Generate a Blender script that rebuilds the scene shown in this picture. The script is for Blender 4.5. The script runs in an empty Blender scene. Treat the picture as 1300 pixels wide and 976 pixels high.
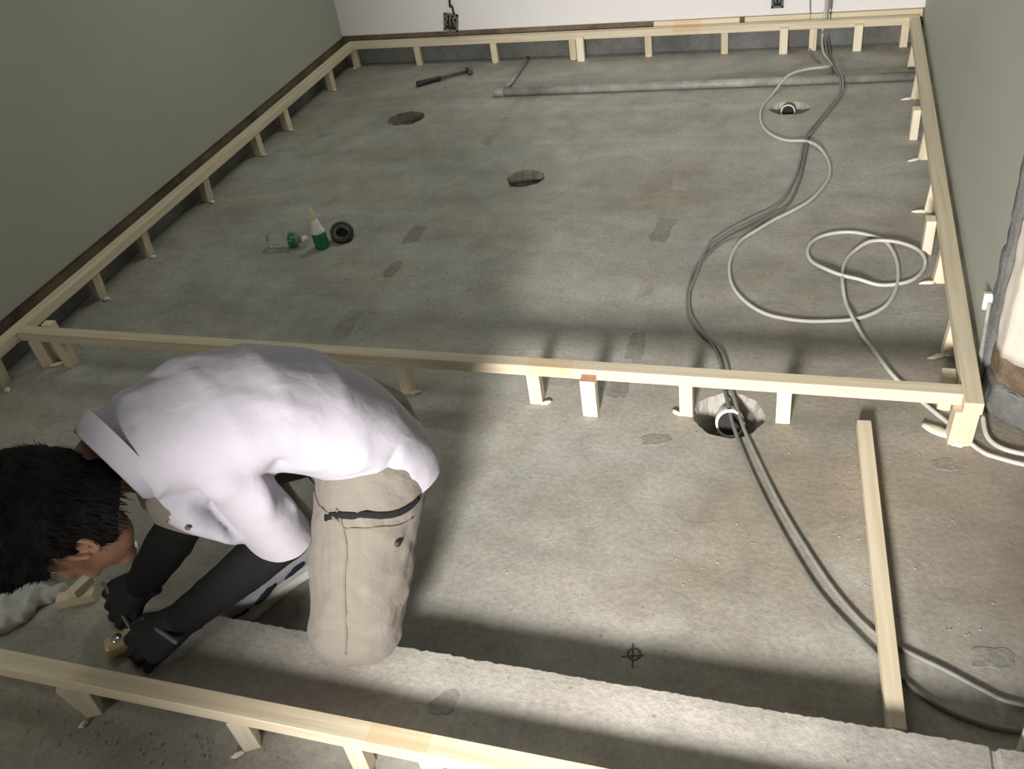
import bpy, bmesh, math, random
from mathutils import Vector, Matrix, noise
from mathutils.bvhtree import BVHTree
random.seed(7)
C = bpy.context.scene.collection

# ------------------------------------------------------------------ camera, light, exposure
cam_d = bpy.data.cameras.new('camera'); cam = bpy.data.objects.new('camera', cam_d); C.objects.link(cam)
cam_d.sensor_fit = 'HORIZONTAL'; cam_d.sensor_width = 36.0
cam_d.lens = 1159.04 / 1300.0 * 36.0; cam_d.clip_start = 0.05
cam.location = (2.6009, -2.01812, 1.7086)
cam.rotation_mode = 'XYZ'; cam.rotation_euler = (0.908973571, 0.133890406, 0.280642964)
sc = bpy.context.scene; sc.camera = cam
sc.view_settings.view_transform = 'Standard'; sc.view_settings.look = 'None'
sc.view_settings.exposure = 0.0; sc.view_settings.gamma = 1.0; sc.view_settings.use_curve_mapping = False

w = bpy.data.worlds.new('world'); sc.world = w; w.use_nodes = True
w.node_tree.nodes['Background'].inputs[0].default_value = (0.84, 0.82, 0.74, 1)
w.node_tree.nodes['Background'].inputs[1].default_value = 0.035

def area(name, loc, target, sx, sy, power, col, spread=180):
    d = bpy.data.lights.new(name, 'AREA'); d.shape = 'RECTANGLE'; d.size = sx; d.size_y = sy
    d.energy = power; d.color = col; d.spread = math.radians(spread)
    o = bpy.data.objects.new(name, d); C.objects.link(o); o.location = loc
    o.rotation_euler = (Vector(target) - Vector(loc)).to_track_quat('-Z', 'Y').to_euler()
    return o
# work lamp (floodlight) standing low behind the photographer
def spot(name, loc, target, power, col, ang, blend, rad):
    d = bpy.data.lights.new(name, 'SPOT'); d.energy = power; d.color = col
    d.spot_size = math.radians(ang); d.spot_blend = blend; d.shadow_soft_size = rad
    o = bpy.data.objects.new(name, d); C.objects.link(o); o.location = loc
    o.rotation_euler = (Vector(target) - Vector(loc)).to_track_quat('-Z', 'Y').to_euler()
    return o
spot('work_lamp', (2.25, -3.3, 1.22), (2.37, 0.6, 0.20), 1150, (1.0, 0.955, 0.90), 50, 1.0, 0.24)
# dim ceiling lamp of this room
area('ceiling_lamp', (1.55, 2.35, 2.5), (1.2, 1.4, 0), 0.35, 0.35, 13, (0.93, 1.0, 0.88))
area('overhead_fill', (0.9, -0.3, 2.55), (0.95, 0.2, 0), 0.8, 0.8, 5.0, (0.98, 1.0, 0.92))  # unseen overhead fill, added to lift the man and the left floor
area('front_rail_fill', (0.3, -3.3, 1.15), (0.8, -1.2, 0.1), 0.45, 0.45, 12, (1.0, 0.96, 0.86))  # added fill to brighten the front rail faces; no known lamp here

# ------------------------------------------------------------------ materials
def nmat(name):
    m = bpy.data.materials.new(name); m.use_nodes = True
    nt = m.node_tree; b = nt.nodes['Principled BSDF']
    return m, nt, b
def N(nt, t, **kw):
    n = nt.nodes.new(t)
    for k, v in kw.items():
        if k.startswith('i_'):
            n.inputs[k[2:].replace('_', ' ')].default_value = v
        else: setattr(n, k, v)
    return n
def ramp(nt, stops):
    r = nt.nodes.new('ShaderNodeValToRGB'); e = r.color_ramp.elements
    while len(e) < len(stops): e.new(0.5)
    for i, (p, c) in enumerate(stops): e[i].position = p; e[i].color = (*c, 1)
    return r
def mixc(nt, a, b, fac, mode='MIX'):
    m = nt.nodes.new('ShaderNodeMix'); m.data_type = 'RGBA'; m.blend_type = mode
    L = nt.links.new
    for sock, v in ((m.inputs[6], a), (m.inputs[7], b), (m.inputs[0], fac)):
        if hasattr(v, 'is_linked') or hasattr(v, 'links'): L(v, sock)
        elif isinstance(v, tuple): sock.default_value = (*v, 1)
        else: sock.default_value = v
    return m.outputs[2]
def bump(nt, b, height, strength, dist=0.01):
    n = nt.nodes.new('ShaderNodeBump'); n.inputs['Strength'].default_value = strength
    n.inputs['Distance'].default_value = dist
    nt.links.new(height, n.inputs['Height']); nt.links.new(n.outputs[0], b.inputs['Normal'])
def tex(nt, kind='Object', scale=(1, 1, 1)):
    tc = nt.nodes.new('ShaderNodeTexCoord'); mp = nt.nodes.new('ShaderNodeMapping')
    mp.inputs['Scale'].default_value = scale
    nt.links.new(tc.outputs[kind], mp.inputs[0]); return mp.outputs[0]
def noise_t(nt, vec, scale, detail=4, rough=0.55, dist=0.0):
    n = nt.nodes.new('ShaderNodeTexNoise'); n.inputs['Scale'].default_value = scale
    n.inputs['Detail'].default_value = detail; n.inputs['Roughness'].default_value = rough
    n.inputs['Distortion'].default_value = dist
    nt.links.new(vec, n.inputs['Vector']); return n.outputs[0]

def plain(name, col, rough=0.6, metal=0.0, nscale=30, var=0.12, bstr=0.1, bscale=120):
    m, nt, b = nmat(name); v = tex(nt)
    r = ramp(nt, [(0.3, tuple(c * (1 - var) for c in col)), (0.7, tuple(min(1, c * (1 + var)) for c in col))])
    nt.links.new(noise_t(nt, v, nscale), r.inputs[0]); nt.links.new(r.outputs[0], b.inputs['Base Color'])
    b.inputs['Roughness'].default_value = rough; b.inputs['Metallic'].default_value = metal
    if bstr: bump(nt, b, noise_t(nt, v, bscale, 3), bstr, 0.004)
    return m

def concrete(name, base, dark, warm, gloss=0.75, big=0.9, stain=0.5, bs=0.35, dirt=False):
    m, nt, b = nmat(name); v = tex(nt); L = nt.links.new
    n1 = noise_t(nt, v, big, 6, 0.6, 0.4); n2 = noise_t(nt, v, 7, 6, 0.65, 0.3)
    n3 = noise_t(nt, v, 70, 5, 0.7); n4 = noise_t(nt, v, 2.3, 5, 0.6, 0.8)
    r1 = ramp(nt, [(0.36, dark), (0.6, base)]); L(n1, r1.inputs[0])
    r2 = ramp(nt, [(0.44, (0, 0, 0)), (0.66, (1, 1, 1))]); L(n4, r2.inputs[0])
    mul = N(nt, 'ShaderNodeMath', operation='MULTIPLY'); mul.inputs[1].default_value = stain
    L(r2.outputs[0], mul.inputs[0])
    c = mixc(nt, r1.outputs[0], warm, mul.outputs[0])
    r3 = ramp(nt, [(0.3, (0.80, 0.80, 0.80)), (0.7, (1.14, 1.14, 1.14))]); L(n2, r3.inputs[0])
    c = mixc(nt, c, r3.outputs[0], 1.0, 'MULTIPLY')
    r4 = ramp(nt, [(0.33, (0.82, 0.82, 0.82)), (0.62, (1.06, 1.06, 1.06))]); L(n3, r4.inputs[0])
    c = mixc(nt, c, r4.outputs[0], 1.0, 'MULTIPLY')
    vo = N(nt, 'ShaderNodeTexVoronoi'); vo.inputs['Scale'].default_value = 16; L(v, vo.inputs['Vector'])
    r5 = ramp(nt, [(0.035, (0.55, 0.52, 0.48)), (0.075, (1, 1, 1))]); L(vo.outputs[0], r5.inputs[0])
    c = mixc(nt, c, r5.outputs[0], 0.7, 'MULTIPLY')
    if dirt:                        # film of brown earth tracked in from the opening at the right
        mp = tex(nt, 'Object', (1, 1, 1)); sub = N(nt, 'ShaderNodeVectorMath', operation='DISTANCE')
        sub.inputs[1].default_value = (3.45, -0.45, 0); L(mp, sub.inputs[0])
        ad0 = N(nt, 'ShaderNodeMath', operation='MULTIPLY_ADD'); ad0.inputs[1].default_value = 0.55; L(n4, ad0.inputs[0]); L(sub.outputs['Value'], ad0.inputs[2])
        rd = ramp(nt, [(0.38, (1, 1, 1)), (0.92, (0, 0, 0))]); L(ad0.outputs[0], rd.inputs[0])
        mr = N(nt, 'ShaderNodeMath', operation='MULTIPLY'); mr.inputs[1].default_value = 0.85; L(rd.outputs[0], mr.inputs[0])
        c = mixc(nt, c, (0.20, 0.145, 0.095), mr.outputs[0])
        n9 = noise_t(nt, v, 0.55, 5, 0.6, 0.6); r9 = ramp(nt, [(0.48, (1, 1, 1)), (0.66, (0.80, 0.745, 0.68))]); L(n9, r9.inputs[0])
        c = mixc(nt, c, r9.outputs[0], 1.0, 'MULTIPLY')
        v8 = tex(nt, 'Object', (0.6, 3.2, 1)); n8 = noise_t(nt, v8, 1.6, 5, 0.6, 0.3); r8 = ramp(nt, [(0.35, (0.86, 0.85, 0.82)), (0.65, (1.05, 1.05, 1.05))]); L(n8, r8.inputs[0])
        c = mixc(nt, c, r8.outputs[0], 1.0, 'MULTIPLY')
    L(c, b.inputs['Base Color']); b.inputs['Roughness'].default_value = gloss
    ad = N(nt, 'ShaderNodeMath', operation='ADD'); L(n3, ad.inputs[0]); L(n2, ad.inputs[1])
    bump(nt, b, ad.outputs[0], bs, 0.006)
    return m
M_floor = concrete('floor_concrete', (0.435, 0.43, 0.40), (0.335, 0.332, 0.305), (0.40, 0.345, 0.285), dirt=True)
M_kerb = concrete('kerb_concrete', (0.50, 0.475, 0.43), (0.40, 0.38, 0.34), (0.44, 0.40, 0.35), bs=0.35, big=3)
M_patch = concrete('patch_concrete', (0.31, 0.30, 0.265), (0.23, 0.22, 0.19), (0.29, 0.245, 0.20), bs=0.6, big=6)
M_patch2 = concrete('patch_concrete_pale', (0.40, 0.365, 0.325), (0.33, 0.30, 0.265), (0.38, 0.32, 0.27), bs=0.6, big=6)
M_cement = concrete('raw_cement', (0.19, 0.195, 0.19), (0.11, 0.115, 0.112), (0.17, 0.15, 0.135), bs=0.9, big=4)
M_soil = concrete('hole_rubble', (0.24, 0.21, 0.165), (0.13, 0.115, 0.09), (0.20, 0.16, 0.12), bs=1.0, big=8)
M_mortar = concrete('hole_mortar', (0.42, 0.405, 0.37), (0.32, 0.31, 0.28), (0.36, 0.335, 0.295), bs=0.5, big=8)
M_brick = concrete('raw_brick', (0.24, 0.17, 0.11), (0.12, 0.085, 0.05), (0.30, 0.24, 0.17), bs=0.9, big=5)

def paint(name, col, var):
    m, nt, b = nmat(name); v = tex(nt); L = nt.links.new
    r = ramp(nt, [(0.3, tuple(c * (1 - var) for c in col)), (0.7, col)])
    L(noise_t(nt, v, 1.1, 5, 0.5), r.inputs[0]); L(r.outputs[0], b.inputs['Base Color'])
    b.inputs['Roughness'].default_value = 0.7
    bump(nt, b, noise_t(nt, v, 160, 3), 0.08, 0.004); return m
M_wall = paint('wall_paint', (0.43, 0.44, 0.385), 0.12)
M_wallb = paint('wall_paint_white', (0.80, 0.78, 0.79), 0.05)
M_plaster = paint('rough_plaster', (0.62, 0.57, 0.50), 0.15)

def wood(name, axis, a, bcol, blocks=True):
    m, nt, b = nmat(name); L = nt.links.new
    s = [70, 70, 70]; s[axis] = 2.2
    v = tex(nt, 'Object', tuple(s))
    oi = N(nt, 'ShaderNodeObjectInfo')
    add = N(nt, 'ShaderNodeVectorMath', operation='ADD')
    sc_ = N(nt, 'ShaderNodeVectorMath', operation='SCALE'); sc_.inputs['Scale'].default_value = 37.0
    cmb = N(nt, 'ShaderNodeCombineXYZ')
    for k in range(3): L(oi.outputs['Random'], cmb.inputs[k])
    L(cmb.outputs[0], sc_.inputs[0]); L(v, add.inputs[0]); L(sc_.outputs[0], add.inputs[1])
    g = noise_t(nt, add.outputs[0], 1.0, 5, 0.6, 0.35)
    r = ramp(nt, [(0.30, bcol), (0.62, a)]); L(g, r.inputs[0])
    c = r.outputs[0]
    v2 = tex(nt, 'Object', tuple(1.6 if k == axis else 0.001 for k in range(3)))
    if blocks:                      # finger-jointed lengths of slightly different timber
        wn = N(nt, 'ShaderNodeTexVoronoi'); wn.inputs['Scale'].default_value = 1.0; L(v2, wn.inputs['Vector'])
        rb = ramp(nt, [(0.0, (1, 1, 1)), (0.70, (1, 1, 1)), (0.80, (1.0, 0.86, 0.74)), (1.0, (0.97, 0.80, 0.66))])
        L(wn.outputs['Color'], rb.inputs[0])
        c = mixc(nt, c, rb.outputs[0], 0.8, 'MULTIPLY')
    rr = ramp(nt, [(0, (0.86, 0.86, 0.86)), (1, (1.06, 1.06, 1.06))]); L(oi.outputs['Random'], rr.inputs[0])
    c = mixc(nt, c, rr.outputs[0], 1.0, 'MULTIPLY')
    L(c, b.inputs['Base Color']); b.inputs['Roughness'].default_value = 0.6
    bump(nt, b, g, 0.12, 0.003); return m
PA, PB = (0.745, 0.665, 0.505), (0.62, 0.51, 0.345)
W_X = wood('pine_x', 0, PA, PB); W_Y = wood('pine_y', 1, PA, PB); W_Z = wood('pine_z', 2, PA, PB, False)
W_Z2 = wood('pine_pale', 2, (0.82, 0.75, 0.60), (0.70, 0.60, 0.44), False)
W_red = wood('pine_red', 1, (0.55, 0.30, 0.22), (0.45, 0.24, 0.17), False)
M_glue = plain('glue_foam', (0.74, 0.70, 0.58), 0.5, var=0.1, bstr=0.5)
M_cableW = plain('cable_white', (0.52, 0.52, 0.48), 0.45, var=0.06, bstr=0)
M_cableG = plain('cable_grey', (0.22, 0.22, 0.20), 0.5, var=0.12, bstr=0)
M_cableD = plain('cable_dark', (0.16, 0.16, 0.145), 0.5, var=0.12, bstr=0)
M_pipe = concrete('conduit_grey', (0.34, 0.345, 0.32), (0.24, 0.245, 0.22), (0.30, 0.27, 0.23), gloss=0.5, big=7, bs=0.15)
M_pvc = plain('pvc_white', (0.72, 0.70, 0.66), 0.4, var=0.12, bstr=0.1)
M_black = plain('black_rubber', (0.018, 0.018, 0.018), 0.45, var=0.2, bstr=0.1)
M_void = plain('pipe_inside', (0.02, 0.02, 0.018), 0.9, bstr=0)
M_iron = plain('rusty_iron', (0.11, 0.075, 0.055), 0.55, 0.3, var=0.3, bstr=0.2)
M_whiteP = plain('white_plastic', (0.80, 0.78, 0.72), 0.35, var=0.05, bstr=0)
M_tipP = plain('cream_plastic', (0.78, 0.68, 0.42), 0.35, var=0.08, bstr=0)
M_greenP = plain('green_label', (0.015, 0.17, 0.095), 0.25, nscale=60, var=0.35, bstr=0)
M_mark = plain('black_marker', (0.10, 0.09, 0.075), 0.8, bstr=0)
M_chrome = plain('chrome', (0.75, 0.75, 0.73), 0.18, 1.0, bstr=0)
M_graphite = plain('grey_pencil', (0.13, 0.13, 0.135), 0.4, bstr=0)
def cloth(name, col, rough=0.9, weave=900, var=0.05, wr=0.25):
    m, nt, b = nmat(name); v = tex(nt); L = nt.links.new
    r = ramp(nt, [(0.3, tuple(c * (1 - var) for c in col)), (0.7, col)])
    L(noise_t(nt, v, 9, 4), r.inputs[0]); L(r.outputs[0], b.inputs['Base Color'])
    b.inputs['Roughness'].default_value = rough; b.inputs['Sheen Weight'].default_value = 0.1 if sum(col) > .3 else 0.0; b.inputs['Specular IOR Level'].default_value = 0.25
    a = noise_t(nt, v, 22, 3, 0.5, 0.6); f = noise_t(nt, v, weave, 2)
    mu = N(nt, 'ShaderNodeMath', operation='MULTIPLY_ADD'); mu.inputs[1].default_value = 0.12
    L(f, mu.inputs[0]); L(a, mu.inputs[2]); bump(nt, b, mu.outputs[0], wr, 0.012); return m
M_shirt = cloth('shirt_white', (0.38, 0.364, 0.418), var=0.03, wr=0.25)
M_trous = cloth('trousers_khaki', (0.188, 0.168, 0.143), wr=0.5)
M_shirt_shade = cloth('shirt_shade_drab', (0.17, 0.155, 0.125), wr=0.4)  # dark cloth colour standing in for shade on the white shirt
M_seam = cloth('trouser_seam', (0.17, 0.145, 0.115), wr=0.2)
M_arm = cloth('black_knit', (0.012, 0.012, 0.013), 0.95, wr=0.3)
M_glove = cloth('black_glove', (0.020, 0.020, 0.023), 0.7, wr=0.4)
M_shoe = cloth('shoe_grey', (0.34, 0.34, 0.36), 0.6, wr=0.3)
M_shoeN = cloth('shoe_navy', (0.02, 0.022, 0.04), 0.6, wr=0.2)
M_rag = cloth('pale_rag', (0.56, 0.56, 0.54), wr=0.6)
M_hem = plain('cord_pale', (0.42, 0.44, 0.40), 0.5, bstr=0)
def skin():
    m, nt, b = nmat('skin'); v = tex(nt)
    r = ramp(nt, [(0.3, (0.26, 0.125, 0.08)), (0.7, (0.35, 0.18, 0.115))])
    nt.links.new(noise_t(nt, v, 14, 4), r.inputs[0]); nt.links.new(r.outputs[0], b.inputs['Base Color'])
    b.inputs['Roughness'].default_value = 0.5; b.inputs['Subsurface Weight'].default_value = 0.08
    b.inputs['Subsurface Radius'].default_value = (0.01, 0.004, 0.002)
    bump(nt, b, noise_t(nt, v, 300, 2), 0.08, 0.002); return m
M_skin = skin()
def hairm():
    m, nt, b = nmat('hair_black'); v = tex(nt, 'Object', (1, 1, 1))
    b.inputs['Base Color'].default_value = (0.005, 0.005, 0.005, 1); b.inputs['Roughness'].default_value = 0.75; b.inputs['Specular IOR Level'].default_value = 0.2
    bump(nt, b, noise_t(nt, v, 220, 3, 0.6, 1.5), 0.5, 0.004); return m
M_hair = hairm()
def plastic_clear():
    m, nt, b = nmat('clear_plastic')
    b.inputs['Base Color'].default_value = (0.90, 0.94, 0.93, 1); b.inputs['Roughness'].default_value = 0.06
    b.inputs['Transmission Weight'].default_value = 0.85; b.inputs['IOR'].default_value = 1.45
    bump(nt, b, noise_t(nt, tex(nt), 45, 2), 0.6, 0.01); return m
M_clear = plastic_clear()

# ------------------------------------------------------------------ helpers
def finish(name, bm, mat, parent=None, smooth=False, mats=None):
    bmesh.ops.recalc_face_normals(bm, faces=bm.faces)
    me = bpy.data.meshes.new(name); bm.to_mesh(me); bm.free()
    for mm in (mats or [mat]): me.materials.append(mm)
    if smooth:
        for p in me.polygons: p.use_smooth = True
    o = bpy.data.objects.new(name, me); C.objects.link(o)
    if parent: o.parent = parent
    return o
def tag(o, label, cat=None, group=None, kind=None):
    if label: o['label'] = label
    if cat: o['category'] = cat
    if group: o['group'] = group
    if kind: o['kind'] = kind
    return o
def thing(name, label, cat, loc=(0, 0, 0), group=None):
    o = bpy.data.objects.new(name, None); C.objects.link(o); o.location = loc
    o.empty_display_size = 0.05
    return tag(o, label, cat, group)
def local(bm, parent):                      # world-built mesh under an Empty that is not at the origin
    bmesh.ops.translate(bm, verts=bm.verts, vec=-Vector(parent.location)); return bm
def box(bm, x0, x1, y0, y1, z0, z1, bev=0.0):
    g = bmesh.ops.create_cube(bm, size=1.0)['verts']
    for v in g:
        v.co = Vector((x0 if v.co.x < 0 else x1, y0 if v.co.y < 0 else y1, z0 if v.co.z < 0 else z1))
    if bev:
        es = list({e for v in g for e in v.link_edges})
        bmesh.ops.bevel(bm, geom=es, offset=bev, segments=1, affect='EDGES')
    return g
def frame_of(t, ref=(0, 0, 1)):
    t = Vector(t).normalized(); a = Vector(ref).cross(t)
    if a.length < 1e-4: a = Vector((1, 0, 0)).cross(t)
    a.normalize(); return t, a, t.cross(a)
def rings(bm, secs, n=20, cap=True):
    """secs: (center, vecA, vecB[, power])"""
    R = []
    for s in secs:
        c, a, b = Vector(s[0]), Vector(s[1]), Vector(s[2]); b2 = Vector(s[3]) if len(s) > 3 else b
        ring = []
        for k in range(n):
            th = 2 * math.pi * k / n; sn = math.sin(th)
            ring.append(bm.verts.new(c + a * math.cos(th) + (b if sn >= 0 else b2) * sn))
        R.append(ring)
    for i in range(len(R) - 1):
        for k in range(n):
            bm.faces.new((R[i][k], R[i][(k + 1) % n], R[i + 1][(k + 1) % n], R[i + 1][k]))
    if cap:
        for ring, s in ((R[0], secs[0]), (R[-1], secs[-1])):
            cv = bm.verts.new(Vector(s[0]))
            for k in range(n): bm.faces.new((ring[k], ring[(k + 1) % n], cv))
    return R
def catmull(pts, sub=5):
    P = [Vector(p) for p in pts]; out = []
    for i in range(len(P) - 1):
        p0 = P[max(i - 1, 0)]; p1 = P[i]; p2 = P[i + 1]; p3 = P[min(i + 2, len(P) - 1)]
        for k in range(sub):
            t = k / sub
            out.append(0.5 * ((2 * p1) + (p2 - p0) * t + (2 * p0 - 5 * p1 + 4 * p2 - p3) * t * t + (3 * p1 - p0 - 3 * p2 + p3) * t ** 3))
    out.append(P[-1]); return out
def tube(bm, pts, r, n=8, sub=4):
    P = catmull(pts, sub) if sub > 1 else [Vector(p) for p in pts]
    secs = []
    for i, p in enumerate(P):
        t = P[min(i + 1, len(P) - 1)] - P[max(i - 1, 0)]
        if t.length < 1e-6: continue
        t, a, b = frame_of(t); rr = r(i / (len(P) - 1)) if callable(r) else r
        secs.append((p, a * rr, b * rr))
    rings(bm, secs, n)
def lathe(bm, prof, origin=(0, 0, 0), axis=(0, 0, 1), n=20):
    t, a, b = frame_of(axis, (0, 0, 1) if abs(Vector(axis).normalized().z) < 0.9 else (1, 0, 0))
    o = Vector(origin)
    rings(bm, [(o + t * z, a * max(r, 1e-4), b * max(r, 1e-4)) for r, z in prof], n)
def capsule(bm, p0, r0, p1, r1, n=14):
    p0, p1 = Vector(p0), Vector(p1); t, a, b = frame_of(p1 - p0); secs = []
    for k in range(5):
        th = math.pi / 2 * (1 - k / 4.0); rr = max(r0 * math.cos(th), r0 * 0.02)
        secs.append((p0 - t * r0 * math.sin(th), a * rr, b * rr))
    for k in range(1, 4):
        q = k / 4.0; rr = r0 + (r1 - r0) * q; secs.append((p0.lerp(p1, q), a * rr, b * rr))
    for k in range(5):
        th = math.pi / 2 * k / 4.0; rr = max(r1 * math.cos(th), r1 * 0.02)
        secs.append((p1 + t * r1 * math.sin(th), a * rr, b * rr))
    rings(bm, secs, n)
def chain(bm, pts, n=14):
    for (p0, r0), (p1, r1) in zip(pts[:-1], pts[1:]): capsule(bm, p0, r0, p1, r1, n)
def ellipsoid(bm, c, rx, ry, rz, rot=None, seg=18):
    g = bmesh.ops.create_uvsphere(bm, u_segments=seg, v_segments=seg // 2 + 2, radius=1.0)['verts']
    m = Matrix.Translation(Vector(c)) @ (rot.to_4x4() if rot else Matrix.Identity(4)) @ Matrix.Diagonal((rx, ry, rz, 1))
    for v in g: v.co = m @ v.co
def fuse(bm, voxel, smooth_it=3, sfac=0.5):
    """merge overlapping closed shells of bm into one continuous skin"""
    bmesh.ops.recalc_face_normals(bm, faces=bm.faces)
    me = bpy.data.meshes.new('t'); bm.to_mesh(me); bm.free()
    o = bpy.data.objects.new('t', me); C.objects.link(o)
    r = o.modifiers.new('r', 'REMESH'); r.mode = 'VOXEL'; r.voxel_size = voxel
    if smooth_it:
        s = o.modifiers.new('s', 'SMOOTH'); s.iterations = smooth_it; s.factor = sfac
    dg = bpy.context.evaluated_depsgraph_get(); ev = o.evaluated_get(dg)
    m2 = bpy.data.meshes.new_from_object(ev)
    out = bmesh.new(); out.from_mesh(m2)
    bpy.data.objects.remove(o); bpy.data.meshes.remove(me); bpy.data.meshes.remove(m2)
    return out
def cut_away(bm, co, no, center, rad):
    """open a garment: drop what lies beyond the plane, near center"""
    co, no, center = Vector(co), Vector(no).normalized(), Vector(center)
    fs = [f for f in bm.faces if (f.calc_center_median() - center).length < rad]
    g = list({v for f in fs for v in f.verts}) + list({e for f in fs for e in f.edges}) + fs
    bmesh.ops.bisect_plane(bm, geom=g, plane_co=co, plane_no=no, dist=1e-5)
    kill = [f for f in bm.faces if (f.calc_center_median() - center).length < rad + 0.01 and (f.calc_center_median() - co).dot(no) > 1e-5]
    bmesh.ops.delete(bm, geom=kill, context='FACES')
def displace(bm, fn):
    bm.normal_update()
    mv = [(v, v.normal.copy() * fn(v.co)) for v in bm.verts]
    for v, d in mv: v.co += d
def fold(p, a, b, width, amp):
    """ridge (amp>0) or crease (amp<0) along segment a-b"""
    a, b = Vector(a), Vector(b); ab = b - a; t = max(0, min(1, (p - a).dot(ab) / ab.length_squared))
    d = (p - (a + ab * t)).length; e = math.sin(math.pi * min(1, max(0, t * 0.84 + 0.08)))
    return amp * e * math.exp(-(d / width) ** 2)

# ------------------------------------------------------------------ setting
def struct(name, bm, mat, parent=None, smooth=False, mats=None):
    o = finish(name, bm, mat, parent, smooth, mats)
    if not parent: o['kind'] = 'structure'
    return o
# floor slab with broken-out holes
HOLES = [(0.607, 2.110, 0.098, 0.085, 0.07, 'soil'), (1.426, 1.438, 0.085, 0.080, 0.07, 'soil'),
         (2.484, 2.145, 0.090, 0.075, 0.08, 'mortar'), (2.425, -0.020, 0.098, 0.095, 0.10, 'mortar')]
def floor_mesh():
    bm = bmesh.new(); box(bm, -0.30, 4.6, -4.15, 3.2, -0.25, 0.0)
    me = bpy.data.meshes.new('floor'); bm.to_mesh(me); bm.free()
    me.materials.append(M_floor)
    o = bpy.data.objects.new('floor', me); C.objects.link(o); o['kind'] = 'structure'
    tmp = []
    for i, (x, y, rx, ry, dep, kind) in enumerate(HOLES):
        b = bmesh.new(); n = 48; R = []
        for k, (s, z) in enumerate(((1.16, 0.05), (1.0, 0.0), (0.93, -0.25 * dep), (0.80, -0.7 * dep), (0.55, -dep), (0.15, -dep * 1.08))):
            ring = []
            for j in range(n):
                th = 2 * math.pi * j / n
                q = 1 + (0.16 if kind == 'soil' else 0.07) * noise.noise(Vector((math.cos(th) * 1.6 + i * 9, math.sin(th) * 1.6, k * 0.25))) + (0.10 if kind == 'soil' else 0.05) * noise.noise(Vector((math.cos(th) * 5 + i, math.sin(th) * 5, k)))
                ring.append(b.verts.new((x + rx * s * q * math.cos(th), y + ry * s * q * math.sin(th), z)))
            R.append(ring)
        for r in range(len(R) - 1):
            for j in range(n): b.faces.new((R[r][j], R[r][(j + 1) % n], R[r + 1][(j + 1) % n], R[r + 1][j]))
        b.faces.new(R[0]); b.faces.new(R[-1])
        bmesh.ops.recalc_face_normals(b, faces=b.faces)
        cm = bpy.data.meshes.new('cut'); b.to_mesh(cm); b.free()
        cm.materials.append(M_soil if kind == 'soil' else M_mortar)
        co = bpy.data.objects.new('cut', cm); C.objects.link(co); tmp.append(co)
        md = o.modifiers.new('b', 'BOOLEAN'); md.operation = 'DIFFERENCE'; md.object = co; md.solver = 'EXACT'
        md.material_mode = 'TRANSFER'
    ev = o.evaluated_get(bpy.context.evaluated_depsgraph_get())
    m2 = bpy.data.meshes.new_from_object(ev); o.modifiers.clear(); o.data = m2; m2.name = 'floor'
    for t in tmp: bpy.data.objects.remove(t)
    return o
floor = floor_mesh()

# worn mortar patches along the two lines where old partition walls stood
def patch(x, y, lx, ly, rot, mat, seed):
    bm = bmesh.new(); n = 30; ring = []
    cs, sn = math.cos(rot), math.sin(rot)
    def pt(s, z):
        out = []
        for k in range(n):
            th = 2 * math.pi * k / n
            q = (abs(math.cos(th)) ** 4 + abs(math.sin(th)) ** 4) ** -0.25
            q *= s * (1 + 0.38 * noise.noise(Vector((math.cos(th) * 1.7 + seed * 3.1, math.sin(th) * 1.7, seed))) + 0.16 * noise.noise(Vector((math.cos(th) * 5 + seed * 3.1, math.sin(th) * 5, seed))))
            px, py = lx * q * math.cos(th), ly * q * math.sin(th)
            out.append(bm.verts.new((x + px * cs - py * sn, y + px * sn + py * cs, z)))
        return out
    a = pt(1.0, 0.0); b = pt(0.90, 0.0012)
    for k in range(n): bm.faces.new((a[k], a[(k + 1) % n], b[(k + 1) % n], b[k]))
    bm.faces.new(b)
    return finish('floor_patch', bm, mat, floor)
for i, (x, y, lx, ly, r, m) in enumerate([
        (1.147, 2.262, .030, .095, 0, M_patch2), (1.142, 2.071, .014, .05, 0, M_patch), (1.139, 1.843, .035, .085, -.1, M_patch),
        (1.105, 1.345, .035, .10, -.2, M_patch2), (1.10, 1.21, .03, .05, 0, M_patch2), (1.099, 0.945, .042, .10, 0, M_patch), (1.108, 0.676, .034, .075, 0, M_patch),
        (2.094, 2.233, .030, .10, 0, M_patch2), (2.096, 2.02, .038, .10, 0, M_patch2), (2.095, 1.416, .045, .10, 0, M_patch2),
        (2.077, 1.014, .045, .12, -.1, M_patch), (2.085, 0.63, .035, .12, 0, M_patch2), (2.109, 0.275, .035, .11, 0, M_patch),
        (1.082, 0.30, .045, .12, 0, M_patch), (2.093, 0.055, .04, .06, 0, M_patch), (0.219, 1.914, .03, .045, -.5, M_patch),
        (2.97, -0.15, .035, .03, .4, M_patch), (2.24, -0.15, .05, .03, .2, M_patch), (3.02, -0.72, .05, .035, .2, M_patch)]):
    patch(x, y, lx * .8, ly * .72, r, m, i + 1)
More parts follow.
